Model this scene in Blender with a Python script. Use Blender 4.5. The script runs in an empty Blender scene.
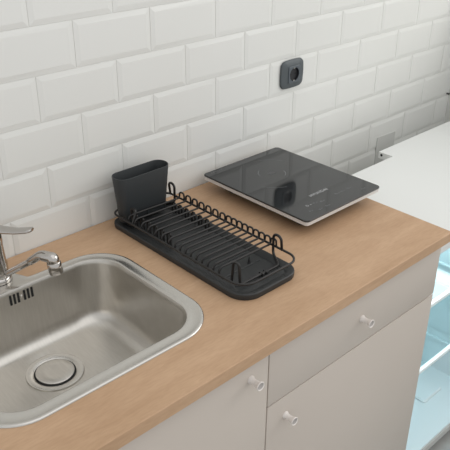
import bpy, bmesh, math, random
from mathutils import Matrix, Vector
random.seed(4)
sc = bpy.context.scene
COL = sc.collection

# ------------------------------------------------------------------ camera
R = ((0.7296356, -0.6838116, 0.0057918), (-0.3209106, -0.3498702, -0.8801177), (0.6038611, 0.6403066, -0.4747202))
cd = bpy.data.cameras.new('camera')
cd.sensor_width = 36.0
cd.lens = 701.262 * 36.0 / 450.0
cd.clip_start = 0.05
cam = bpy.data.objects.new('camera', cd)
COL.objects.link(cam)
m = Matrix.Identity(4)
for i in range(3):
    m[i][0] = R[0][i]
    m[i][1] = -R[1][i]
    m[i][2] = -R[2][i]
m.translation = Vector((-0.7763708, -1.2869576, 1.6954729))
cam.matrix_world = m
sc.camera = cam

# ------------------------------------------------------------------ world, light, exposure
W = bpy.data.worlds.new('world')
sc.world = W
W.use_nodes = True
W.node_tree.nodes['Background'].inputs[0].default_value = (0.95, 0.96, 0.965, 1)
W.node_tree.nodes['Background'].inputs[1].default_value = 0.72


def area_light(name, loc, target, sx, sy, power, color):
    ld = bpy.data.lights.new(name, 'AREA')
    ld.shape = 'RECTANGLE'
    ld.size, ld.size_y = sx, sy
    ld.energy = power
    ld.color = color
    o = bpy.data.objects.new(name, ld)
    COL.objects.link(o)
    o.location = loc
    o.rotation_euler = (Vector(target) - Vector(loc)).to_track_quat('-Z', 'Y').to_euler()
    return o


area_light('window_daylight', (2.3, -1.5, 2.1), (0.3, -0.4, 0.9), 1.6, 1.4, 16, (1.0, 0.99, 0.96))
area_light('ceiling_bounce', (0.3, -1.3, 2.7), (0.3, -0.3, 0.9), 2.6, 2.2, 8, (1.0, 0.985, 0.96))  # wide soft area light standing in for bounce off the ceiling

sc.view_settings.view_transform = 'Standard'
sc.view_settings.look = 'None'
sc.view_settings.gamma = 1.0
sc.view_settings.use_curve_mapping = False
sc.view_settings.exposure = 0.16

# ------------------------------------------------------------------ materials


def mat(name, col, rough=0.5, metal=0.0, coat=0.0, spec=0.5):
    M = bpy.data.materials.new(name)
    M.use_nodes = True
    b = M.node_tree.nodes['Principled BSDF']
    b.inputs['Base Color'].default_value = (*col, 1)
    b.inputs['Roughness'].default_value = rough
    b.inputs['Metallic'].default_value = metal
    b.inputs['Coat Weight'].default_value = coat
    b.inputs['Specular IOR Level'].default_value = spec
    return M


def noise_col(M, c1, c2, scale=(1, 1, 1), nscale=5.0, detail=4.0, lo=0.35, hi=0.65, bump=0.0):
    nt = M.node_tree
    b = nt.nodes['Principled BSDF']
    tc = nt.nodes.new('ShaderNodeTexCoord')
    mp = nt.nodes.new('ShaderNodeMapping')
    mp.inputs['Scale'].default_value = scale
    nz = nt.nodes.new('ShaderNodeTexNoise')
    nz.inputs['Scale'].default_value = nscale
    nz.inputs['Detail'].default_value = detail
    cr = nt.nodes.new('ShaderNodeValToRGB')
    cr.color_ramp.elements[0].position = lo
    cr.color_ramp.elements[1].position = hi
    cr.color_ramp.elements[0].color = (*c1, 1)
    cr.color_ramp.elements[1].color = (*c2, 1)
    nt.links.new(tc.outputs['Object'], mp.inputs['Vector'])
    nt.links.new(mp.outputs['Vector'], nz.inputs['Vector'])
    nt.links.new(nz.outputs['Fac'], cr.inputs['Fac'])
    nt.links.new(cr.outputs['Color'], b.inputs['Base Color'])
    if bump:
        bp = nt.nodes.new('ShaderNodeBump')
        bp.inputs['Strength'].default_value = bump
        bp.inputs['Distance'].default_value = 0.001
        nt.links.new(nz.outputs['Fac'], bp.inputs['Height'])
        nt.links.new(bp.outputs['Normal'], b.inputs['Normal'])
    return M


def wood_mat():
    M = mat('oak_laminate', (0.52, 0.33, 0.19), 0.5, spec=0.3)
    nt = M.node_tree
    b = nt.nodes['Principled BSDF']
    tc = nt.nodes.new('ShaderNodeTexCoord')

    def layer(scale, nscale, detail, lo, hi, a, c, dist=0.0):
        mp = nt.nodes.new('ShaderNodeMapping')
        mp.inputs['Scale'].default_value = scale
        nz = nt.nodes.new('ShaderNodeTexNoise')
        nz.inputs['Scale'].default_value = nscale
        nz.inputs['Detail'].default_value = detail
        nz.inputs['Distortion'].default_value = dist
        cr = nt.nodes.new('ShaderNodeValToRGB')
        cr.color_ramp.elements[0].position = lo
        cr.color_ramp.elements[1].position = hi
        cr.color_ramp.elements[0].color = (*a, 1)
        cr.color_ramp.elements[1].color = (*c, 1)
        nt.links.new(tc.outputs['Object'], mp.inputs['Vector'])
        nt.links.new(mp.outputs['Vector'], nz.inputs['Vector'])
        nt.links.new(nz.outputs['Fac'], cr.inputs['Fac'])
        return cr
    base = layer((2.2, 9, 9), 2.2, 4, 0.3, 0.7, (0.47, 0.300, 0.180), (0.56, 0.372, 0.235), 0.6)
    fine = layer((14, 80, 80), 3.0, 4, 0.36, 0.60, (0.88, 0.86, 0.84), (1, 1, 1), 0.3)
    mx = nt.nodes.new('ShaderNodeMixRGB')
    mx.blend_type = 'MULTIPLY'
    mx.inputs[0].default_value = 0.6
    nt.links.new(base.outputs[0], mx.inputs[1])
    nt.links.new(fine.outputs[0], mx.inputs[2])
    nt.links.new(mx.outputs[0], b.inputs['Base Color'])
    return M


M_tile = noise_col(mat('white_ceramic', (0.8, 0.8, 0.78), 0.28), (0.735, 0.735, 0.705), (0.77, 0.77, 0.745), nscale=1.3)
M_grout = mat('grout', (0.71, 0.71, 0.68), 0.8)
M_wall = noise_col(mat('white_plaster', (0.7, 0.7, 0.68), 0.8), (0.66, 0.66, 0.63), (0.70, 0.70, 0.67), nscale=4)
M_floor = noise_col(mat('grey_floor', (0.4, 0.4, 0.38), 0.6), (0.36, 0.36, 0.35), (0.46, 0.46, 0.44), nscale=8)
M_wood = wood_mat()
M_front = noise_col(mat('white_lacquer', (0.7, 0.66, 0.62), 0.45), (0.545, 0.485, 0.428), (0.565, 0.503, 0.446), nscale=2)
M_carcass = mat('white_melamine', (0.6, 0.57, 0.54), 0.6)
M_knob = mat('white_plastic', (0.78, 0.73, 0.69), 0.35)
M_knobin = mat('knob_recess', (0.42, 0.39, 0.37), 0.6)
M_steel = noise_col(mat('brushed_steel', (0.6, 0.58, 0.55), 0.33, 1.0), (0.575, 0.55, 0.51), (0.615, 0.59, 0.55), (40, 4, 4), 6)
M_rim = mat('polished_steel', (0.62, 0.60, 0.565), 0.27, 1.0)
M_chrome = mat('chrome', (0.50, 0.475, 0.45), 0.09, 1.0)
M_dark = mat('black_gap', (0.006, 0.006, 0.006), 0.7)
M_wire = mat('black_coated_wire', (0.014, 0.0125, 0.012), 0.42)
M_tray = noise_col(mat('black_tray_plastic', (0.03, 0.03, 0.03), 0.5), (0.022, 0.0235, 0.024), (0.027, 0.0285, 0.029), nscale=20)
M_cup = noise_col(mat('anthracite_plastic', (0.03, 0.034, 0.036), 0.5), (0.027, 0.031, 0.033), (0.031, 0.035, 0.037), nscale=9)
M_glass_top = mat('black_glass', (0.012, 0.013, 0.014), 0.07, 0, spec=0.5)
M_silver = mat('silver_plastic', (0.66, 0.64, 0.62), 0.3, 0.0)
M_black = mat('black_plastic', (0.02, 0.02, 0.02), 0.5)
M_print = mat('grey_print', (0.42, 0.42, 0.42), 0.5)
M_faint = mat('faint_print', (0.17, 0.175, 0.18), 0.4)
M_glass_mark = mat('dark_print', (0.035, 0.036, 0.038), 0.3)
M_socket = mat('graphite_plastic', (0.075, 0.088, 0.095), 0.4)
M_socket_rim = mat('graphite_insert', (0.085, 0.10, 0.115), 0.35)
M_socket_in = mat('socket_well', (0.012, 0.013, 0.016), 0.5)
M_top = noise_col(mat('white_board', (0.8, 0.81, 0.79), 0.35), (0.765, 0.775, 0.755), (0.785, 0.795, 0.775), nscale=2)
M_fridge = mat('white_enamel', (0.72, 0.72, 0.70), 0.4)
M_liner = mat('fridge_liner', (0.69, 0.745, 0.76), 0.4)
M_trim = mat('white_shelf_trim', (0.86, 0.92, 0.93), 0.35)
M_gasket = mat('grey_gasket', (0.50, 0.49, 0.47), 0.6)
M_patch = noise_col(mat('grey_patch', (0.4, 0.4, 0.38), 0.6), (0.56, 0.56, 0.535), (0.60, 0.60, 0.575), nscale=12)
M_metal = mat('dark_metal', (0.12, 0.12, 0.115), 0.4, 0.7)


def shelf_glass():
    M = bpy.data.materials.new('shelf_glass')
    M.use_nodes = True
    nt = M.node_tree
    nt.nodes.clear()
    out = nt.nodes.new('ShaderNodeOutputMaterial')
    tr = nt.nodes.new('ShaderNodeBsdfTransparent')
    tr.inputs[0].default_value = (0.88, 0.95, 0.96, 1)
    gl = nt.nodes.new('ShaderNodeBsdfGlossy')
    gl.inputs['Color'].default_value = (0.9, 0.95, 0.96, 1)
    gl.inputs['Roughness'].default_value = 0.05
    mx = nt.nodes.new('ShaderNodeMixShader')
    mx.inputs[0].default_value = 0.06
    nt.links.new(tr.outputs[0], mx.inputs[1])
    nt.links.new(gl.outputs[0], mx.inputs[2])
    nt.links.new(mx.outputs[0], out.inputs[0])
    return M


M_shelf = shelf_glass()

# ------------------------------------------------------------------ helpers


def obj(name, bm, material, parent=None, smooth=False, mats=None, loc=None):
    me = bpy.data.meshes.new(name)
    bmesh.ops.recalc_face_normals(bm, faces=bm.faces)
    bm.to_mesh(me)
    bm.free()
    for x in (mats or [material]):
        me.materials.append(x)
    if smooth:
        for p in me.polygons:
            p.use_smooth = True
        try:
            me.set_sharp_from_angle(angle=math.radians(smooth if smooth > 1 else 40))
        except Exception:
            pass
    o = bpy.data.objects.new(name, me)
    COL.objects.link(o)
    if loc:
        o.location = loc
    if parent:
        o.parent = parent
        o.matrix_parent_inverse = Matrix.Identity(4)
        o.location = -Vector(parent.location) if loc is None else Vector(loc) - Vector(parent.location)
    return o


def thing(name, label, cat, loc=(0, 0, 0), group=None):
    o = bpy.data.objects.new(name, None)
    o.empty_display_size = 0.05
    COL.objects.link(o)
    o.location = loc
    tag(o, label, cat, group)
    return o


def tag(o, label, cat, group=None):
    o['label'] = label
    o['category'] = cat
    if group:
        o['group'] = group
    return o


def struct(o):
    o['kind'] = 'structure'
    return o


def dup_part(o, parent, name=None):
    """copy of a part (and its sub-parts) under another parent, shared mesh"""
    c = o.copy()
    COL.objects.link(c)
    c.parent = parent
    for ch in [x for x in o.children]:
        d = ch.copy()
        COL.objects.link(d)
        d.parent = c
    return c


def box(bm, x0, x1, y0, y1, z0, z1, bev=0.0, seg=2):
    r = bmesh.ops.create_cube(bm, size=1.0)
    vs = r['verts']
    for v in vs:
        v.co = Vector(((x0 + x1) / 2 + v.co.x * (x1 - x0), (y0 + y1) / 2 + v.co.y * (y1 - y0), (z0 + z1) / 2 + v.co.z * (z1 - z0)))
    if bev:
        es = list({e for v in vs for e in v.link_edges})
        bmesh.ops.bevel(bm, geom=es, offset=bev, segments=seg, affect='EDGES', profile=0.5)


def fillet(pts, r, seg=5, closed=False):
    """round the corners of a polyline"""
    P = [Vector(p) for p in pts]
    n = len(P)
    rs = r if isinstance(r, (list, tuple)) else [r] * n
    out = []
    for i in range(n):
        if not closed and i in (0, n - 1):
            out.append(P[i])
            continue
        a, b, c = P[i - 1], P[i], P[(i + 1) % n]
        d1, d2 = (a - b), (c - b)
        l1, l2 = d1.length, d2.length
        d1.normalize()
        d2.normalize()
        ang = d1.angle(d2, math.pi)
        if ang > math.pi - 0.02 or rs[i] <= 0:
            out.append(b)
            continue
        t = min(rs[i] / math.tan(ang / 2), l1 * 0.49, l2 * 0.49)
        p1, p2 = b + d1 * t, b + d2 * t
        rr = t * math.tan(ang / 2)
        cen = b + (d1 + d2).normalized() * (rr / math.sin(ang / 2))
        v1, v2 = p1 - cen, p2 - cen
        tot = v1.angle(v2)
        for k in range(seg + 1):
            f = k / seg
            s = math.sin(tot)
            q = (v1 * math.sin((1 - f) * tot) + v2 * math.sin(f * tot)) / s if s > 1e-6 else v1
            out.append(cen + q)
    return out


def tube(bm, pts, r, seg=8, closed=False, cap=True):
    P = [Vector(p) for p in pts]
    Q = [P[0]]
    for p in P[1:]:
        if (p - Q[-1]).length > 1e-5:
            Q.append(p)
    if closed and (Q[0] - Q[-1]).length < 1e-5:
        Q.pop()
    P = Q
    n = len(P)
    T = []
    for i in range(n):
        if closed:
            t = (P[(i + 1) % n] - P[i - 1])
        elif i == 0:
            t = P[1] - P[0]
        elif i == n - 1:
            t = P[-1] - P[-2]
        else:
            t = (P[i + 1] - P[i]).normalized() + (P[i] - P[i - 1]).normalized()
        T.append(t.normalized())
    up = Vector((0, 0, 1)) if abs(T[0].z) < 0.9 else Vector((1, 0, 0))
    N = (up - T[0] * up.dot(T[0])).normalized()
    rings = []
    rr = r if isinstance(r, (list, tuple)) else [r] * n
    for i in range(n):
        N = (N - T[i] * N.dot(T[i]))
        if N.length < 1e-6:
            N = T[i].orthogonal()
        N.normalize()
        B = T[i].cross(N)
        rings.append([bm.verts.new(P[i] + (N * math.cos(2 * math.pi * k / seg) + B * math.sin(2 * math.pi * k / seg)) * rr[i]) for k in range(seg)])
    for i in range(n if closed else n - 1):
        a, b = rings[i], rings[(i + 1) % n]
        off = 0
        if closed and i == n - 1:
            off = min(range(seg), key=lambda o: sum((a[k].co - b[(k + o) % seg].co).length for k in range(seg)))
        for k in range(seg):
            bm.faces.new((a[k], a[(k + 1) % seg], b[(k + 1 + off) % seg], b[(k + off) % seg]))
    if cap and not closed:
        bm.faces.new(rings[0][::-1])
        bm.faces.new(rings[-1])


def rrect(x0, x1, y0, y1, r, seg=8):
    """rounded rectangle loop, counter-clockwise; r may be 4 radii (from x1,y0 corner ccw)"""
    rs = r if isinstance(r, (list, tuple)) else [r] * 4
    out = []
    for (cx, cy, a0, q) in ((x1 - rs[0], y0 + rs[0], -90, rs[0]), (x1 - rs[1], y1 - rs[1], 0, rs[1]), (x0 + rs[2], y1 - rs[2], 90, rs[2]), (x0 + rs[3], y0 + rs[3], 180, rs[3])):
        for k in range(seg + 1):
            a = math.radians(a0 + 90 * k / seg)
            out.append((cx + q * math.cos(a), cy + q * math.sin(a)))
    return out


def loft(bm, loops, cap0=True, cap1=True, mi=None):
    """loops: lists of 3D points with equal counts"""
    R_ = [[bm.verts.new(p) for p in L] for L in loops]
    n = len(R_[0])
    for i in range(len(R_) - 1):
        for k in range(n):
            f = bm.faces.new((R_[i][k], R_[i][(k + 1) % n], R_[i + 1][(k + 1) % n], R_[i + 1][k]))
            if mi:
                f.material_index = mi[i]
    if cap0:
        bm.faces.new(R_[0][::-1])
    if cap1:
        f = bm.faces.new(R_[-1])
        if mi:
            f.material_index = mi[-1]
    return R_


def lathe(bm, prof, cen=(0, 0, 0), seg=32, axis='Z', cap0=True, cap1=True):
    loops = []
    for (r, h) in prof:
        L = []
        for k in range(seg):
            a = 2 * math.pi * k / seg
            c, s = r * math.cos(a), r * math.sin(a)
            q = {'Z': (c, s, h), 'Y': (c, h, s), 'X': (h, c, s)}[axis]
            L.append((cen[0] + q[0], cen[1] + q[1], cen[2] + q[2]))
        loops.append(L)
    return loft(bm, loops, cap0, cap1)


def z3(L, z):
    return [(x, y, z) for x, y in L]


# ================================================================== SETTING
# tiled back wall: joints at y = 0, glazed bevelled tiles standing proud of the grout
ZT = 1.4802          # height of a tile joint row
bm = bmesh.new()
XL, XR, YT = -1.6, 1.59, -0.0026
box(bm, XL, XR, 0.0, 0.12, 0.0, 2.4)
for f in bm.faces:
    f.material_index = 1
g = 0.0009
row = 0
z_top = ZT + 0.9
while z_top > 0.05:
    z0, z1 = max(z_top - 0.1, 0.0), z_top
    k = round((ZT - z_top) / 0.1)          # k=1 : row below joint line 1
    shift = 0.0 if k % 2 == 1 else 0.102
    i = -9
    while True:
        xa = i * 0.2 + shift
        xb = xa + 0.2
        i += 1
        if xa >= XR:
            break
        if xb <= XL:
            continue
        xa2, xb2 = max(xa, XL), min(xb, XR)
        bw, b2 = 0.0125, 0.001
        jx, jz = random.uniform(-.0006, .0006), random.uniform(-.0006, .0006)
        o0 = [(xa2 + g, z0 + g), (xb2 - g, z0 + g), (xb2 - g, z1 - g), (xa2 + g, z1 - g)]
        q = bw if xb2 - xa2 > 0.04 else 0.3 * (xb2 - xa2)
        tilt = random.uniform(-.0005, .0005)
        o1 = [(xa2 + q, z0 + bw), (xb2 - q, z0 + bw), (xb2 - q, z1 - bw), (xa2 + q, z1 - bw)]
        a = [bm.verts.new((x, 0.0, z)) for x, z in o0]
        b = [bm.verts.new((x, -0.0008, z)) for x, z in o0]
        c = [bm.verts.new((x, YT + (tilt if j in (0, 3) else -tilt), z)) for j, (x, z) in enumerate(o1)]
        for j in range(4):
            bm.faces.new((a[j], a[(j + 1) % 4], b[(j + 1) % 4], b[j]))
            bm.faces.new((b[j], b[(j + 1) % 4], c[(j + 1) % 4], c[j]))
        bm.faces.new(c)
    z_top -= 0.1
struct(obj('wall_back', bm, None, mats=[M_tile, M_grout]))

bm = bmesh.new()
box(bm, 1.59, 1.70, -1.3, 0.12, 0.0, 1.25)
box(bm, 1.59, 1.70, -0.08, 0.12, 1.25, 2.4)
struct(obj('wall_right', bm, M_wall))
bm = bmesh.new()
box(bm, -1.6, 2.4, -2.6, 0.12, -0.06, 0.0)
struct(obj('floor', bm, M_floor))

# ================================================================== COUNTERTOP
CT, CB = 0.90, 0.874
CX0, CX1, CY0 = -0.605, 0.608, -0.601
HOLE = rrect(-0.490, -0.034, -0.480, -0.119, 0.075, 8)
bm = bmesh.new()


def ring_face(z, outer, inner):
    vo = [bm.verts.new((x, y, z)) for x, y in outer]
    vi = [bm.verts.new((x, y, z)) for x, y in inner]
    es = [bm.edges.new((vo[i], vo[(i + 1) % len(vo)])) for i in range(len(vo))]
    es += [bm.edges.new((vi[i], vi[(i + 1) % len(vi)])) for i in range(len(vi))]
    bmesh.ops.triangle_fill(bm, use_beauty=True, use_dissolve=False, edges=es)
    return vo, vi


e = 0.0015
top_out = [(CX0 + e, CY0 + e), (CX1 - e, CY0 + e), (CX1 - e, -0.0055), (CX0 + e, -0.0055)]
out = [(CX0, CY0), (CX1, CY0), (CX1, -0.005), (CX0, -0.005)]
vo, vi = ring_face(CT, top_out, HOLE)
vo2, vi2 = ring_face(CB, out, HOLE)
mid = [bm.verts.new((x, y, CT - e)) for x, y in out]
for i in range(4):
    j = (i + 1) % 4
    bm.faces.new((vo[i], vo[j], mid[j], mid[i]))
    bm.faces.new((mid[i], mid[j], vo2[j], vo2[i]))
for i in range(len(vi)):
    j = (i + 1) % len(vi)
    bm.faces.new((vi[i], vi[j], vi2[j], vi2[i]))
ct = obj('countertop', bm, M_wood)
tag(ct, 'light oak laminate worktop along the tiled wall with the sink set in it', 'countertop')

# ================================================================== BASE CABINETS
YF = -0.581          # front face of doors


def carcass(bm, x0, x1, has_top=True):
    t = 0.016
    yb, yf = -0.03, -0.562
    box(bm, x0, x0 + t, yf, yb, 0.10, CB)
    box(bm, x1 - t, x1, yf, yb, 0.10, CB)
    box(bm, x0 + t, x1 - t, yf, yb, 0.10, 0.116)
    box(bm, x0 + t, x1 - t, yb - 0.006, yb, 0.116, CB)
    box(bm, x0 + t, x1 - t, yf, yf + 0.02, CB - 0.05, CB)
    box(bm, x0, x1, -0.53, -0.515, 0.0, 0.10)          # plinth
    box(bm, x0, x0 + t, -0.515, yb, 0.0, 0.10)
    box(bm, x1 - t, x1, -0.515, yb, 0.0, 0.10)


def knob(parent, x, z, seg=24):
    y = YF
    bm = bmesh.new()
    prof = [(0.0085, y), (0.0085, y - 0.002), (0.0062, y - 0.004), (0.0058, y - 0.014), (0.0068, y - 0.019), (0.0092, y - 0.0245),
            (0.0098, y - 0.0262), (0.0090, y - 0.0275), (0.0074, y - 0.0262)]
    lathe(bm, prof, (x, 0, z), seg, 'Y', True, False)
    k = obj('knob', bm, M_knob, parent, smooth=50)
    bm = bmesh.new()
    lathe(bm, [(0.0074, y - 0.0262), (0.0058, y - 0.0248), (0.0005, y - 0.0244)], (x, 0, z), seg, 'Y', False, True)
    r = obj('recess', bm, M_knobin, None, smooth=50)
    r.parent = k
    r.location = (0, 0, 0)
    return k


def front(name, parent, x0, x1, z0, z1):
    bm = bmesh.new()
    box(bm, x0, x1, YF, YF + 0.018, z0, z1, 0.0012, 2)
    return obj(name, bm, M_front, parent, smooth=40)


FT = CB - 0.002
t1 = thing('sink_cabinet', 'white kitchen base cabinet under the sink with one plain door', 'cabinet', (-0.3, -0.3, 0))
bm = bmesh.new()
carcass(bm, -0.6, 0.0065)
obj('carcass', bm, M_carcass, t1)
d = front('door', t1, -0.599, 0.0058, 0.105, FT)
k = knob(t1, -0.042, 0.819)
k.parent = d
k.location = (0, 0, 0)

t2 = thing('drawer_cabinet', 'white kitchen base cabinet with a drawer above a door beneath the black hob', 'cabinet', (0.3, -0.3, 0))
bm = bmesh.new()
carcass(bm, 0.0075, 0.607)
obj('carcass', bm, M_carcass, t2)
d = front('drawer', t2, 0.0088, 0.6065, 0.7175, FT)
k = knob(t2, 0.303, 0.789)
k.parent = d
k.location = (0, 0, 0)
d = front('door', t2, 0.0088, 0.6065, 0.105, 0.7145)
k = knob(t2, 0.064, 0.663)
k.parent = d
k.location = (0, 0, 0)

# ================================================================== SINK
SX0, SX1, SY0, SY1 = -0.502, -0.0265, -0.491, -0.106
SC = -0.2625
sink = thing('kitchen_sink', 'stainless steel single bowl kitchen sink set into the oak worktop', 'sink', (SC, -0.3, CT))


def bulge(L, amt):
    """rim widens behind the bowl to carry the tap"""
    o = []
    for x, y in L:
        d = abs(x - (SC - 0.012))
        w = 0.0 if d > 0.05 or y < -0.2 else 0.5 + 0.5 * math.cos(math.pi * min(1, max(0, (d - 0.018) / 0.032)))
        o.append((x, y + amt * w))
    return o


def sinkloop(dx, r, b=0.0, z=CT, sx=24):
    x0, x1, y0, y1 = SX0 + dx, SX1 - dx, SY0 + dx, SY1 - dx * 0.72
    L = []
    base = rrect(x0, x1, y0, y1, r, 12)
    # densify the straight back edge so the bulge is smooth
    n = 13
    out = base[:2 * n]
    a, c = base[2 * n - 1], base[2 * n]
    for k in range(1, sx):
        f = k / sx
        out.append((a[0] + (c[0] - a[0]) * f, a[1] + (c[1] - a[1]) * f))
    out += base[2 * n:]
    out = bulge(out, b)
    return [(x, y, z) for x, y in out]


BG = 0.060
bm = bmesh.new()
loops = [
    sinkloop(0.000, 0.092, BG, CT + 0.0002),
    sinkloop(0.0006, 0.0915, BG, CT + 0.0022),
    sinkloop(0.0025, 0.090, BG, CT + 0.0036),
    sinkloop(0.006, 0.087, BG, CT + 0.0034),
    sinkloop(0.009, 0.084, BG * 0.98, CT + 0.0022),
    sinkloop(0.022, 0.077, 0.010, CT + 0.0018),
    sinkloop(0.027, 0.072, 0.0, CT + 0.0030),
    sinkloop(0.030, 0.070, 0, CT + 0.0020),
]
loft(bm, loops, False, False)
obj('rim', bm, M_rim, sink, smooth=60)
bm = bmesh.new()
DZ = CT - 0.150
DCX, DCY = -0.262, -0.240
loops = [sinkloop(0.030, 0.070, 0, CT + 0.0020), sinkloop(0.0325, 0.068, 0, CT - 0.002), sinkloop(0.034, 0.067, 0, CT - 0.008)]
for (dx, r, dz) in ((0.037, 0.068, 0.045), (0.041, 0.070, 0.085), (0.0445, 0.073, 0.105)):
    loops.append(sinkloop(dx, r, 0, CT - dz))
fr = 0.040
for k in range(1, 9):
    a = math.pi / 2 * k / 8
    loops.append(sinkloop(0.0445 + fr * (1 - math.cos(a)), 0.073 - 0.012 * k / 8, 0, CT - 0.105 - fr * math.sin(a)))
last = loops[-1]
# blend the flat floor into a circle round the waste
n = len(last)
for f in (0.3, 0.65, 1.0):
    L = []
    for (x, y, z) in last:
        dx, dy = x - DCX, y - DCY
        l = math.hypot(dx, dy)
        tx, ty = DCX + dx / l * 0.058, DCY + dy / l * 0.058
        L.append((x + (tx - x) * f, y + (ty - y) * f, z - 0.005 * f))
    loops.append(L)
floor_z = last[0][2] - 0.005
loft(bm, loops, False, True)
obj('bowl', bm, M_steel, sink, smooth=60)
# waste
bm = bmesh.new()
fz = floor_z + 0.0022
lathe(bm, [(0.0590, fz - 0.0022), (0.0580, fz + 0.0015), (0.0555, fz + 0.0022), (0.0470, fz + 0.0012), (0.0425, fz - 0.0015)], (DCX, DCY, 0), 48, 'Z', False, False)
dr = obj('drain_flange', bm, M_rim, sink, smooth=50)
bm = bmesh.new()
lathe(bm, [(0.0426, fz - 0.0015), (0.0385, fz - 0.0012)], (DCX, DCY, 0), 48, 'Z', False, False)
x = obj('drain_gap', bm, M_dark, None)
x.parent = dr
x.location = (0, 0, 0)
bm = bmesh.new()
lathe(bm, [(0.0390, fz - 0.0012), (0.0390, fz + 0.0016), (0.0375, fz + 0.0026), (0.020, fz + 0.0022), (0.012, fz + 0.0010), (0.004, fz + 0.0013)], (DCX, DCY, 0), 48, 'Z', False, True)
x = obj('drain_cover', bm, M_steel, None, smooth=50)
x.parent = dr
x.location = (0, 0, 0)
# overflow: six slots in two groups of three and a screw
YO = -0.1311
for kx in (-0.0240, -0.0155, -0.0070, 0.0070, 0.0155, 0.0240):
    bm = bmesh.new()
    L0 = rrect(-0.0025, 0.0025, -0.0115, 0.0115, 0.0012, 4)
    cx, cz = -0.2590 + kx, 0.8815
    loft(bm, [[(cx + a, YO + 0.004, cz + b) for a, b in L0], [(cx + a, YO - 0.0008 + b * 0.058, cz + b) for a, b in L0]])
    obj('overflow_slot', bm, M_dark, sink)
bm = bmesh.new()
lathe(bm, [(0.0030, YO + 0.002), (0.0030, YO - 0.0012), (0.0015, YO - 0.0022)], (-0.2590, 0, 0.882), 16, 'Y')
obj('overflow_screw', bm, M_rim, sink, smooth=40)

# ================================================================== FAUCET
FX, FY = -0.276, -0.074
fz0 = CT + 0.0028
fa = thing('faucet', 'chrome single lever mixer tap standing behind the sink bowl', 'faucet', (FX, FY, fz0))
bm = bmesh.new()
lathe(bm, [(0.0265, fz0), (0.0268, fz0 + 0.004), (0.0255, fz0 + 0.009), (0.0215, fz0 + 0.012)], (FX, FY, 0), 40)
obj('base_ring', bm, M_chrome, fa, smooth=50)
bm = bmesh.new()
lathe(bm, [(0.0222, fz0 + 0.010), (0.0225, fz0 + 0.040), (0.0205, fz0 + 0.046), (0.0200, fz0 + 0.060), (0.0192, fz0 + 0.085)], (FX, FY, 0), 40)
obj('body', bm, M_chrome, fa, smooth=50)
bm = bmesh.new()
lathe(bm, [(0.0196, fz0 + 0.086), (0.0200, fz0 + 0.092), (0.0190, fz0 + 0.112), (0.014, fz0 + 0.119), (0.004, fz0 + 0.121)], (FX, FY, 0), 40)
obj('cartridge_cap', bm, M_chrome, fa, smooth=50)
ad = math.radians(-60)
dv = Vector((math.cos(ad), math.sin(ad), 0))


def fp(dist, z):
    return Vector((FX, FY, z)) + dv * dist


# spout : flattened tube rising, then bending down into the outlet
bm = bmesh.new()
path = [fp(0.012, 0.914), fp(0.080, 0.960), fp(0.106, 0.980), fp(0.1335, 0.9785), fp(0.1370, 0.952)]
path = fillet(path, [0, 0.05, 0.018, 0.006, 0], 7)
nn = len(path)
rad = [0.0068 + 0.0056 * min(1, max(0, (i / nn - 0.1) / 0.7)) for i in range(nn)]
tube(bm, path, rad, 18)
obj('spout', bm, M_chrome, fa, smooth=60)
bm = bmesh.new()
p0, p1 = path[-2], path[-1]
ax = (p1 - p0).normalized()
tube(bm, [p1 - ax * 0.018, p1 - ax * 0.0165, p1 + ax * 0.0065, p1 + ax * 0.008], [0.0132, 0.0142, 0.0142, 0.0128], 24)
obj('aerator', bm, M_chrome, fa, smooth=50)
# lever
bm = bmesh.new()
side = Vector((-dv.y, dv.x, 0))
secs = [(-0.018, 1.010, 0.015, 0.010), (0.004, 1.021, 0.0165, 0.009), (0.030, 1.0245, 0.013, 0.0065), (0.060, 1.0270, 0.0110, 0.0056), (0.084, 1.0325, 0.0112, 0.0054), (0.0925, 1.0350, 0.010, 0.0048), (0.0965, 1.0360, 0.0060, 0.0030)]
loops = []
for (dd, zz, w, h) in secs:
    loops.append([tuple(fp(dd, zz) + side * (w * math.cos(2 * math.pi * k / 20)) + Vector((0, 0, h * math.sin(2 * math.pi * k / 20)))) for k in range(20)])
loft(bm, loops)
obj('lever', bm, M_chrome, fa, smooth=60)

# ================================================================== DISH DRAINER
dd_ = thing('dish_drainer', 'black wire dish drainer on a black tray beside the sink', 'dish rack', (0.118, -0.26, CT))
TX0, TX1, TY0, TY1 = 0.032, 0.203, -0.486, -0.030
bm = bmesh.new()
RT = [0.040, 0.03, 0.03, 0.048]
RT = [0.038, 0.028, 0.028, 0.046]


def tl(dx, z, k=0.0):
    return z3(rrect(TX0 + dx, TX1 - dx, TY0 + dx, TY1 - dx, [max(0.004, q - dx) for q in RT], 8), CT + z)


loft(bm, [tl(0.006, 0.0004), tl(0.001, 0.001), tl(0.0, 0.010), tl(0.0006, 0.0128), tl(0.0022, 0.0142), tl(0.0045, 0.0138), tl(0.018, 0.0098), tl(0.0205, 0.0072), tl(0.024, 0.0068)])
tray = obj('tray', bm, M_tray, dd_, smooth=35)
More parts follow.
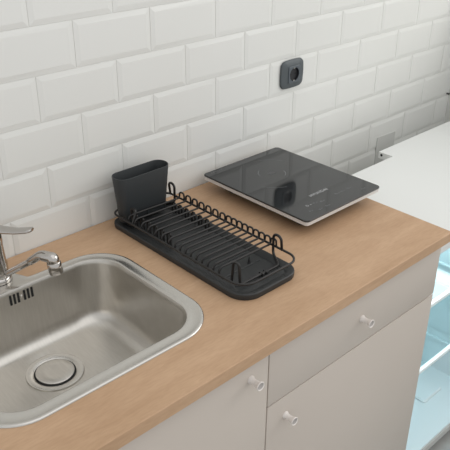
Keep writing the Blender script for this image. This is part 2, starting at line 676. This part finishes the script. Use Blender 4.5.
# ribs moulded across the tray floor and small dimples round the border
rib0 = None
for i in range(9):
    y = -0.095 - i * 0.042
    if rib0 is None:
        bm = bmesh.new()
        box(bm, TX0 + 0.030, TX1 - 0.030, -0.003, 0.003, 0.0062, 0.0084, 0.0009, 1)
        rib0 = obj('rib', bm, M_tray, None)
        rib0.parent = tray
        o = rib0
    else:
        o = rib0.copy()
        COL.objects.link(o)
    o.location = (0, y, CT)
bm0 = bmesh.new()
lathe(bm0, [(0.0018, 0.0), (0.0016, 0.0006), (0.0004, 0.0009)], (0, 0, 0), 10)
st0 = obj('stud', bm0, M_dark, None, smooth=40)
st0.parent = tray
spots = [(TX0 + 0.009, -0.16 - 0.075 * i) for i in range(4)] + [(0.095, TY0 + 0.009), (0.160, TY0 + 0.010), (0.190, TY0 + 0.030)]
for i, (x_, y_) in enumerate(spots):
    o = st0 if i == 0 else st0.copy()
    if i:
        COL.objects.link(o)
    o.location = (x_, y_, CT + 0.0118)

WR = 0.0023
RX0, RX1, RY0, RY1, RZ = 0.0358, 0.2035, -0.4775, -0.0355, CT + 0.036
bm = bmesh.new()
tube(bm, z3(rrect(RX0, RX1, RY0, RY1, [0.030, 0.022, 0.022, 0.036], 8), RZ), 0.0026, 10, closed=True)
obj('rim_wire', bm, M_wire, dd_, smooth=60)
hz = RZ + 0.0042


def arch(bm, x, y0, y1, zb0, zb1, zt, r=None):
    """hairpin in the y-z plane"""
    r = r or abs(y1 - y0) / 2
    tube(bm, fillet([(x, y0, zb0), (x, y0, zt), (x, y1, zt), (x, y1, zb1)], r * 0.98, 6), WR, 8)


wide = [-0.0955 - 0.0243 * i for i in range(7)]
narrow = [-0.2622 - 0.01755 * i for i in range(9)]


def divider(y, pitch, is_wide):
    bm = bmesh.new()
    hw = min(0.0125, pitch * 0.72) * 0.5
    y0, y1 = y + hw, y - hw
    zt = RZ + 0.0185
    # cross wire, from the low left edge over the tray, up into a hairpin on the right edge
    yl = y0 - 0.008
    pts = [(RX0 + 0.0040, yl, RZ - 0.0030), (RX0 + 0.0070, yl, RZ + 0.0120), (RX1 - 0.0035, y0, RZ + 0.0030), (RX1 - 0.0035, y0, zt), (RX1 - 0.0005, y1, zt), (RX1 + 0.0012, y1, RZ - 0.002)]
    tube(bm, fillet(pts, [0, 0.011, 0.006, hw * 0.95, hw * 0.95, 0], 6), WR, 8)
    return obj('divider_wire', bm, M_wire, dd_, smooth=60)


for y in wide:
    divider(y, 0.0243, True)
for y in narrow:
    divider(y, 0.01755, False)
# short inner hairpins that hold plates upright, in the half nearest the cutlery cup
for y in wide[:6]:
    for xx in (0.066, 0.180):
        bm = bmesh.new()
        arch(bm, xx, y + 0.010, y - 0.001, CT + 0.0085, CT + 0.0085, CT + (0.041 if xx < 0.1 else 0.034))
        obj('inner_loop', bm, M_wire, dd_, smooth=60)
# end frames: tall hairpins joined by a low cross bar
zb = CT + 0.0135
xr, xl = RX1 - 0.0035, RX0 + 0.030
for far in (False, True):
    bm = bmesh.new()
    if far:
        ya, yb, yc = -0.070, -0.048, -0.050
        pts = [(RX1 + 0.001, yb, RZ - 0.002), (xr, yb, CT + 0.068), (xr, ya, CT + 0.068), (xr, ya, zb + 0.006), (xr - 0.012, yc, zb - 0.0008), (0.056, yc, zb - 0.0008), (0.056, -0.0945, zb), (0.052, -0.0945, CT + 0.064), (0.052, -0.112, CT + 0.064), (RX0 + 0.002, -0.116, RZ)]
        rr = [0, 0.010, 0.010, 0.012, 0.010, 0.014, 0.008, 0.007, 0.007, 0]
    else:
        ya, yb, yc = -0.404, -0.4255, -0.440
        pts = [(RX1 + 0.001, yb, RZ - 0.002), (xr, yb, CT + 0.068), (xr, ya, CT + 0.068), (xr, ya, zb + 0.006), (xr - 0.020, yc, zb), (xl, yc, zb), (xl, yc + 0.004, CT + 0.061), (xl - 0.002, yc + 0.018, CT + 0.061), (xl - 0.004, yc + 0.021, CT + 0.012)]
        rr = [0, 0.010, 0.010, 0.012, 0.014, 0.004, 0.006, 0.006, 0]
    tube(bm, fillet(pts, rr, 6), 0.0030, 10)
    obj('end_frame', bm, M_wire, dd_, smooth=60)
    for xx in (0.128, 0.140):
        bm = bmesh.new()
        box(bm, xx - 0.0022, xx + 0.0022, yc - 0.007, yc + 0.007, CT + 0.0082, zb + 0.0035, 0.001, 1)
        obj('clip', bm, M_black, dd_)
bm = bmesh.new()
lathe(bm, [(0.0040, 0.0066), (0.0030, 0.012), (0.0010, 0.0225)], (0.147, -0.384, CT), 12)
obj('tray_peg', bm, M_black, tray, smooth=50, loc=None)
bpy.data.objects['tray_peg'].location = (0, 0, 0)

# ================================================================== CUTLERY HOLDER
CUX0, CUX1, CUY0, CUY1, CUB, CUT = 0.0315, 0.1815, -0.0885, -0.0380, CT + 0.0165, CT + 0.1335
cu = thing('cutlery_holder', 'dark grey oval plastic cutlery cup standing in the wire dish drainer', 'cutlery holder', (0.109, -0.064, CUB))


def cl(d, z):
    return z3(rrect(CUX0 + d, CUX1 - d, CUY0 + d, CUY1 - d, 0.0235 - d, 10), z)


bm = bmesh.new()
loft(bm, [cl(0.014, CUB), cl(0.0110, CUB + 0.002), cl(0.0100, CUB + 0.008), cl(0.0, CUT - 0.001), cl(0.0003, CUT), cl(0.0018, CUT), cl(0.0022, CUT - 0.001), cl(0.0120, CUB + 0.006), cl(0.0145, CUB + 0.004)])
obj('cup', bm, M_cup, cu, smooth=45)
bm = bmesh.new()
box(bm, 0.1085, 0.1105, CUY0 + 0.0085, CUY1 - 0.0085, CUB + 0.005, CUT - 0.045)
obj('inner_divider', bm, M_cup, cu)

# ================================================================== INDUCTION HOB
HX0, HX1, HY0, HY1 = 0.3255, 0.6085, -0.391, -0.0315
hb = thing('induction_hob', 'portable black glass induction hob with a silver rim on the oak worktop', 'induction hob', (0.467, -0.212, CT))


def hl(d, z, r=0.011):
    return z3(rrect(HX0 + d, HX1 - d, HY0 + d, HY1 - d, max(0.003, r - d), 6), CT + z)


bm = bmesh.new()
loft(bm, [hl(0.040, 0.0075), hl(0.034, 0.0085), hl(0.018, 0.0305), hl(0.014, 0.031)])
base = obj('base', bm, M_black, hb, smooth=35)
for (x_, y_) in ((HX0 + 0.055, HY0 + 0.06), (HX1 - 0.055, HY0 + 0.06), (HX0 + 0.055, HY1 - 0.06), (HX1 - 0.055, HY1 - 0.06)):
    bm = bmesh.new()
    lathe(bm, [(0.013, 0.0002), (0.014, 0.004), (0.014, 0.0085)], (x_, y_, CT), 20)
    obj('foot', bm, M_black, hb, smooth=40)
bm = bmesh.new()
loft(bm, [hl(0.014, 0.0290), hl(0.0032, 0.0305), hl(0.0012, 0.0320), hl(0.0010, 0.0405), hl(0.002, 0.0412)])
obj('frame', bm, M_silver, hb, smooth=35)
bm = bmesh.new()
loft(bm, [hl(0.001, 0.0412), hl(0.0, 0.0418), hl(0.0, 0.0440), hl(0.0008, 0.0450), hl(0.0016, 0.0452)])
glass = obj('glass_top', bm, M_glass_top, hb)
PZ = CT + 0.0454


def on_glass(name, bm, material):
    o = obj(name, bm, material, None)
    o.parent = glass
    o.location = (0, 0, 0)
    return o


# brand lettering as printed on the glass
cu_ = bpy.data.curves.new('lettering', 'FONT')
cu_.body = 'HYUNDAI'
cu_.size = 0.0135
cu_.align_x = 'CENTER'
cu_.align_y = 'CENTER'
cu_.space_character = 1.12
cu_.offset = 0.0003
tmp = bpy.data.objects.new('tmp', cu_)
COL.objects.link(tmp)
dg = bpy.context.evaluated_depsgraph_get()
dg.update()
me = bpy.data.meshes.new_from_object(tmp.evaluated_get(dg))
bpy.data.objects.remove(tmp)
me.materials.clear()
me.materials.append(M_print)
lt = bpy.data.objects.new('lettering', me)
COL.objects.link(lt)
lt.parent = glass
lt.location = (0.464, -0.308, PZ + 0.0001)


def strip(bm, p, q, w):
    p, q = Vector((*p, PZ)), Vector((*q, PZ))
    d = (q - p).normalized()
    n = Vector((-d.y, d.x, 0)) * w / 2
    bm.faces.new([bm.verts.new(v) for v in (p - n, q - n, q + n, p + n)])


def arcline(bm, c, r, a0, a1, w, seg=12):
    L = [(c[0] + r * math.cos(math.radians(a0 + (a1 - a0) * k / seg)), c[1] + r * math.sin(math.radians(a0 + (a1 - a0) * k / seg))) for k in range(seg + 1)]
    for a, b in zip(L[:-1], L[1:]):
        strip(bm, a, b, w)


bm = bmesh.new()
C0 = (0.463, -0.150)
for a0 in (137, -43):
    bm = bmesh.new()
    arcline(bm, C0, 0.036, a0 - 28, a0 + 28, 0.0014)
    on_glass('zone_arc', bm, M_faint)
for a0 in (47, 227):
    bm = bmesh.new()
    arcline(bm, C0, 0.088, a0 - 22, a0 + 22, 0.0010)
    on_glass('zone_arc', bm, M_faint)
bm = bmesh.new()
strip(bm, (C0[0] - 0.011, C0[1]), (C0[0] + 0.011, C0[1]), 0.014)
on_glass('zone_centre', bm, M_glass_mark)
for (x_, y_, s) in ((0.388, -0.337, 0.0034), (0.410, -0.339, 0.0026), (0.431, -0.344, 0.0026), (0.422, -0.368, 0.0026), (0.396, -0.369, 0.0022), (0.371, -0.360, 0.0022),
                    (0.490, -0.342, 0.003), (0.512, -0.343, 0.0026), (0.537, -0.342, 0.003), (0.560, -0.368, 0.0026)):
    bm = bmesh.new()
    arcline(bm, (x_, y_), s, 0, 360, 0.0013, 14)
    strip(bm, (x_ + s * 2.2, y_ - s * .4), (x_ + s * 4.4, y_ - s * .4), 0.0013)
    on_glass('touch_key_mark', bm, M_print if s > 0.0033 else M_faint)
bm = bmesh.new()
for i in range(6):
    x_ = 0.346 + i * 0.007
    strip(bm, (x_, -0.043), (x_ + 0.004, -0.043), 0.0016)
on_glass('printed_notice', bm, M_faint)

# ================================================================== SOCKET
so = thing('wall_socket', 'graphite grey round-pin wall socket on the white tiles above the hob', 'socket', (0.687, YT, 1.136))


SXC, SZC, EX = 0.6850, 1.1365, 1.14


def sl(h, r, y, ex=1.0, bow=0.0, ox=0.0):
    L = []
    base = rrect(-h, h, -h, h, r, 6)
    n = len(base)
    for i in range(n):
        a, b = base[i], base[(i + 1) % n]
        L.append(a)
        if (i + 1) % 7 == 0:
            for k in range(1, 6):
                L.append((a[0] + (b[0] - a[0]) * k / 6, a[1] + (b[1] - a[1]) * k / 6))
    return [(SXC + ox + a * ex * (1 + bow * (1 - min(1, abs(b / h)) ** 2)), y, SZC + b * (1 + bow * (1 - min(1, abs(a / h)) ** 2))) for a, b in L]


bm = bmesh.new()
loft(bm, [sl(0.0370, 0.0110, YT, EX, .07), sl(0.0384, 0.012, YT - 0.003, EX, .07), sl(0.0372, 0.012, YT - 0.0065, EX, .07), sl(0.0255, 0.005, YT - 0.0120, 1.0), sl(0.0236, 0.004, YT - 0.0120, 1.0)], True, False)
obj('frame', bm, M_socket, so, smooth=30)
bm = bmesh.new()
sq = sl(0.0228, 0.004, 0)
face = [sl(0.0236, 0.004, YT - 0.008), sl(0.0236, 0.004, YT - 0.0140), sl(0.0226, 0.004, YT - 0.0146)]


def circ(r, y):
    return [(SXC + r * math.cos(math.atan2(z - SZC, x - SXC)), y, SZC + r * math.sin(math.atan2(z - SZC, x - SXC))) for x, _, z in sq]


loft(bm, face + [circ(0.0196, YT - 0.0146), circ(0.0190, YT - 0.0140)], True, False)
ins = obj('insert', bm, M_socket_rim, so, smooth=30)
bm = bmesh.new()
loft(bm, [circ(0.0190, YT - 0.0140), circ(0.0184, YT - 0.0082), circ(0.003, YT - 0.0082)], False, True)
o = obj('well', bm, M_socket_in, None, smooth=30)
o.parent = ins
o.location = (0, 0, 0)
for sx in (-0.0095, 0.0095):
    bm = bmesh.new()
    lathe(bm, [(0.0027, YT - 0.0080), (0.0027, YT - 0.0085)], (SXC + sx, 0, SZC), 14, 'Y')
    o = obj('pin_hole', bm, M_dark, None)
    o.parent = ins
    o.location = (0, 0, 0)
for sz in (-0.0175, 0.0175):
    bm = bmesh.new()
    box(bm, SXC - 0.003, SXC + 0.003, YT - 0.0130, YT - 0.008, SZC + sz - 0.0012, SZC + sz + 0.0012)
    o = obj('earth_clip', bm, M_rim, None)
    o.parent = ins
    o.location = (0, 0, 0)

# ================================================================== FRIDGE + WHITE BOARD
GX0, GX1, GY0, GY1, GZ0, GZ1 = 0.612, 1.160, -0.557, -0.150, 0.030, 0.8335
fr_ = thing('refrigerator', 'white open refrigerator with glass shelves beside the drawer cabinet', 'refrigerator', ((GX0 + GX1) / 2, -0.35, 0))
IX0, IX1, IZ0, IZ1, IYB = 0.640, 1.118, 0.063, 0.800, -0.20
bm = bmesh.new()
box(bm, GX0, IX0 - 0.004, GY0, GY1, GZ0, GZ1, 0.002, 1)
box(bm, IX1 + 0.004, GX1, GY0, GY1, GZ0, GZ1, 0.002, 1)
box(bm, IX0 - 0.004, IX1 + 0.004, GY0, GY1, IZ1 + 0.004, GZ1)
box(bm, IX0 - 0.004, IX1 + 0.004, GY0, GY1, GZ0, IZ0 - 0.004)
box(bm, IX0 - 0.004, IX1 + 0.004, IYB + 0.004, GY1, IZ0 - 0.004, IZ1 + 0.004)
obj('body', bm, M_fridge, fr_)
bm = bmesh.new()
for (a, b, c, d_, e_, f_) in ((IX0 - 0.004, IX0, GY0 + .001, IYB, IZ0, IZ1), (IX1, IX1 + 0.004, GY0 + .001, IYB, IZ0, IZ1), (IX0 - .004, IX1 + .004, GY0 + .001, IYB, IZ1, IZ1 + .004),
                              (IX0 - .004, IX1 + .004, GY0 + .001, IYB, IZ0 - .004, IZ0), (IX0 - .004, IX1 + .004, IYB, IYB + .004, IZ0 - .004, IZ1 + .004)):
    box(bm, a, b, c, d_, e_, f_)
liner = obj('liner', bm, M_liner, fr_)
for zz in (0.190, 0.404, 0.482, 0.60):
    bm = bmesh.new()
    box(bm, IX1 - 0.010, IX1, -0.52, IYB, zz - 0.005, zz + 0.005, 0.002, 1)
    o = obj('shelf_support', bm, M_liner, None, smooth=40)
    o.parent = liner
    o.location = (0, 0, 0)
for zz in (0.631, 0.405):
    bm = bmesh.new()
    box(bm, IX0 + 0.003, IX1 - 0.003, -0.543, IYB - 0.01, zz + 0.003, zz + 0.007)
    s = obj('shelf', bm, M_shelf, fr_)
    bm = bmesh.new()
    box(bm, IX0 + 0.002, IX1 - 0.002, -0.552, -0.541, zz - 0.002, zz + 0.009, 0.002, 2)
    o = obj('shelf_trim', bm, M_trim, None, smooth=40)
    o.parent = s
    o.location = (0, 0, 0)
bm = bmesh.new()
L0 = rrect(0.93, 1.040, -0.452, -0.23, 0.01, 4)
L1 = rrect(0.934, 1.036, -0.448, -0.234, 0.008, 4)
loft(bm, [z3(L0, IZ0 + 0.0003), z3(L0, IZ0 + 0.006), z3(L1, IZ0 + 0.010)])
o = obj('floor_step', bm, M_liner, None, smooth=30)
o.parent = liner
o.location = (0, 0, 0)
bm = bmesh.new()
box(bm, GX0 + 0.004, GX1 - 0.004, GY0 - 0.004, GY0, GZ0 + 0.002, IZ0 - 0.004, 0.002, 1)
obj('bottom_rail', bm, M_gasket, fr_)
for (x_, y_) in ((GX0 + 0.04, GY0 + 0.05), (GX1 - 0.04, GY0 + 0.05), (GX0 + 0.04, GY1 - 0.05), (GX1 - 0.04, GY1 - 0.05)):
    bm = bmesh.new()
    lathe(bm, [(0.018, 0.0002), (0.018, 0.012), (0.012, 0.013), (0.012, GZ0)], (x_, y_, 0), 16)
    obj('foot', bm, M_black, fr_)
# unseen fill panel and area light, added to brighten the refrigerator interior
bm = bmesh.new()
box(bm, 0.84, 0.92, -0.30, -0.24, IZ1 - 0.014, IZ1 - 0.0005, 0.003, 1)
fillm = mat('fill_glow', (0.9, 0.95, 1.0), 0.4)
fillm.node_tree.nodes['Principled BSDF'].inputs['Emission Color'].default_value = (0.85, 0.96, 1.0, 1)
fillm.node_tree.nodes['Principled BSDF'].inputs['Emission Strength'].default_value = 2.0
lo = obj('added_fill_panel', bm, fillm, fr_)
ld = bpy.data.lights.new('fill_light', 'AREA')
ld.shape = 'RECTANGLE'
ld.size, ld.size_y = 0.36, 0.20
ld.energy = 1.6
ld.color = (0.90, 0.97, 1.0)
lob = bpy.data.objects.new('fill_light', ld)
COL.objects.link(lob)
lob.parent = lo
lob.location = (0.88, -0.40, IZ1 - 0.018)

# white board lying over the refrigerator, its back left corner cut back
bm = bmesh.new()
BZ0, BZ1 = 0.8345, 0.855
pts = [(0.6125, -0.560), (1.586, -0.560), (1.586, -0.126), (0.981, -0.126), (0.981, -0.178), (0.6125, -0.178)]
vt = [bm.verts.new((x, y, BZ1)) for x, y in pts]
vb = [bm.verts.new((x, y, BZ0)) for x, y in pts]
bm.faces.new(vt)
bm.faces.new(vb[::-1])
for i in range(6):
    bm.faces.new((vt[i], vt[(i + 1) % 6], vb[(i + 1) % 6], vb[i]))
wb = obj('white_worktop', bm, M_top)
tag(wb, 'smooth white worktop with a notched back corner, right of the oak worktop', 'countertop')
bm = bmesh.new()
lathe(bm, [(0.0042, 0.9812), (0.0042, 0.9804)], (0, -0.137, 0.8465), 14, 'X')
obj('dowel_hole', bm, M_dark, wb)

# flat grey patch laid on the tiles, and the screw at the corner joint
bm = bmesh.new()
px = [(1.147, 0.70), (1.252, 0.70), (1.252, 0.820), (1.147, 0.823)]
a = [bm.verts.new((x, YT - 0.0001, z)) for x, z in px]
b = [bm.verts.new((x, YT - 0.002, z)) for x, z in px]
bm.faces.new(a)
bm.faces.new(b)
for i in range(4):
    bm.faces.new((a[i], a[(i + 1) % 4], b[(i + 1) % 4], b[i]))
tag(obj('wall_patch', bm, M_patch), 'plain grey rectangular patch low on the tiles behind the white worktop', 'wall plate')
bm = bmesh.new()
lathe(bm, [(0.0030, 0.001), (0.0032, -0.008), (0.0045, -0.009), (0.0045, -0.012), (0.002, -0.0135)], (1.5725, 0, 0.888), 14, 'Y')
tag(obj('screw', bm, M_metal, smooth=40), 'small dark screw in the tile joint near the right corner', 'screw')
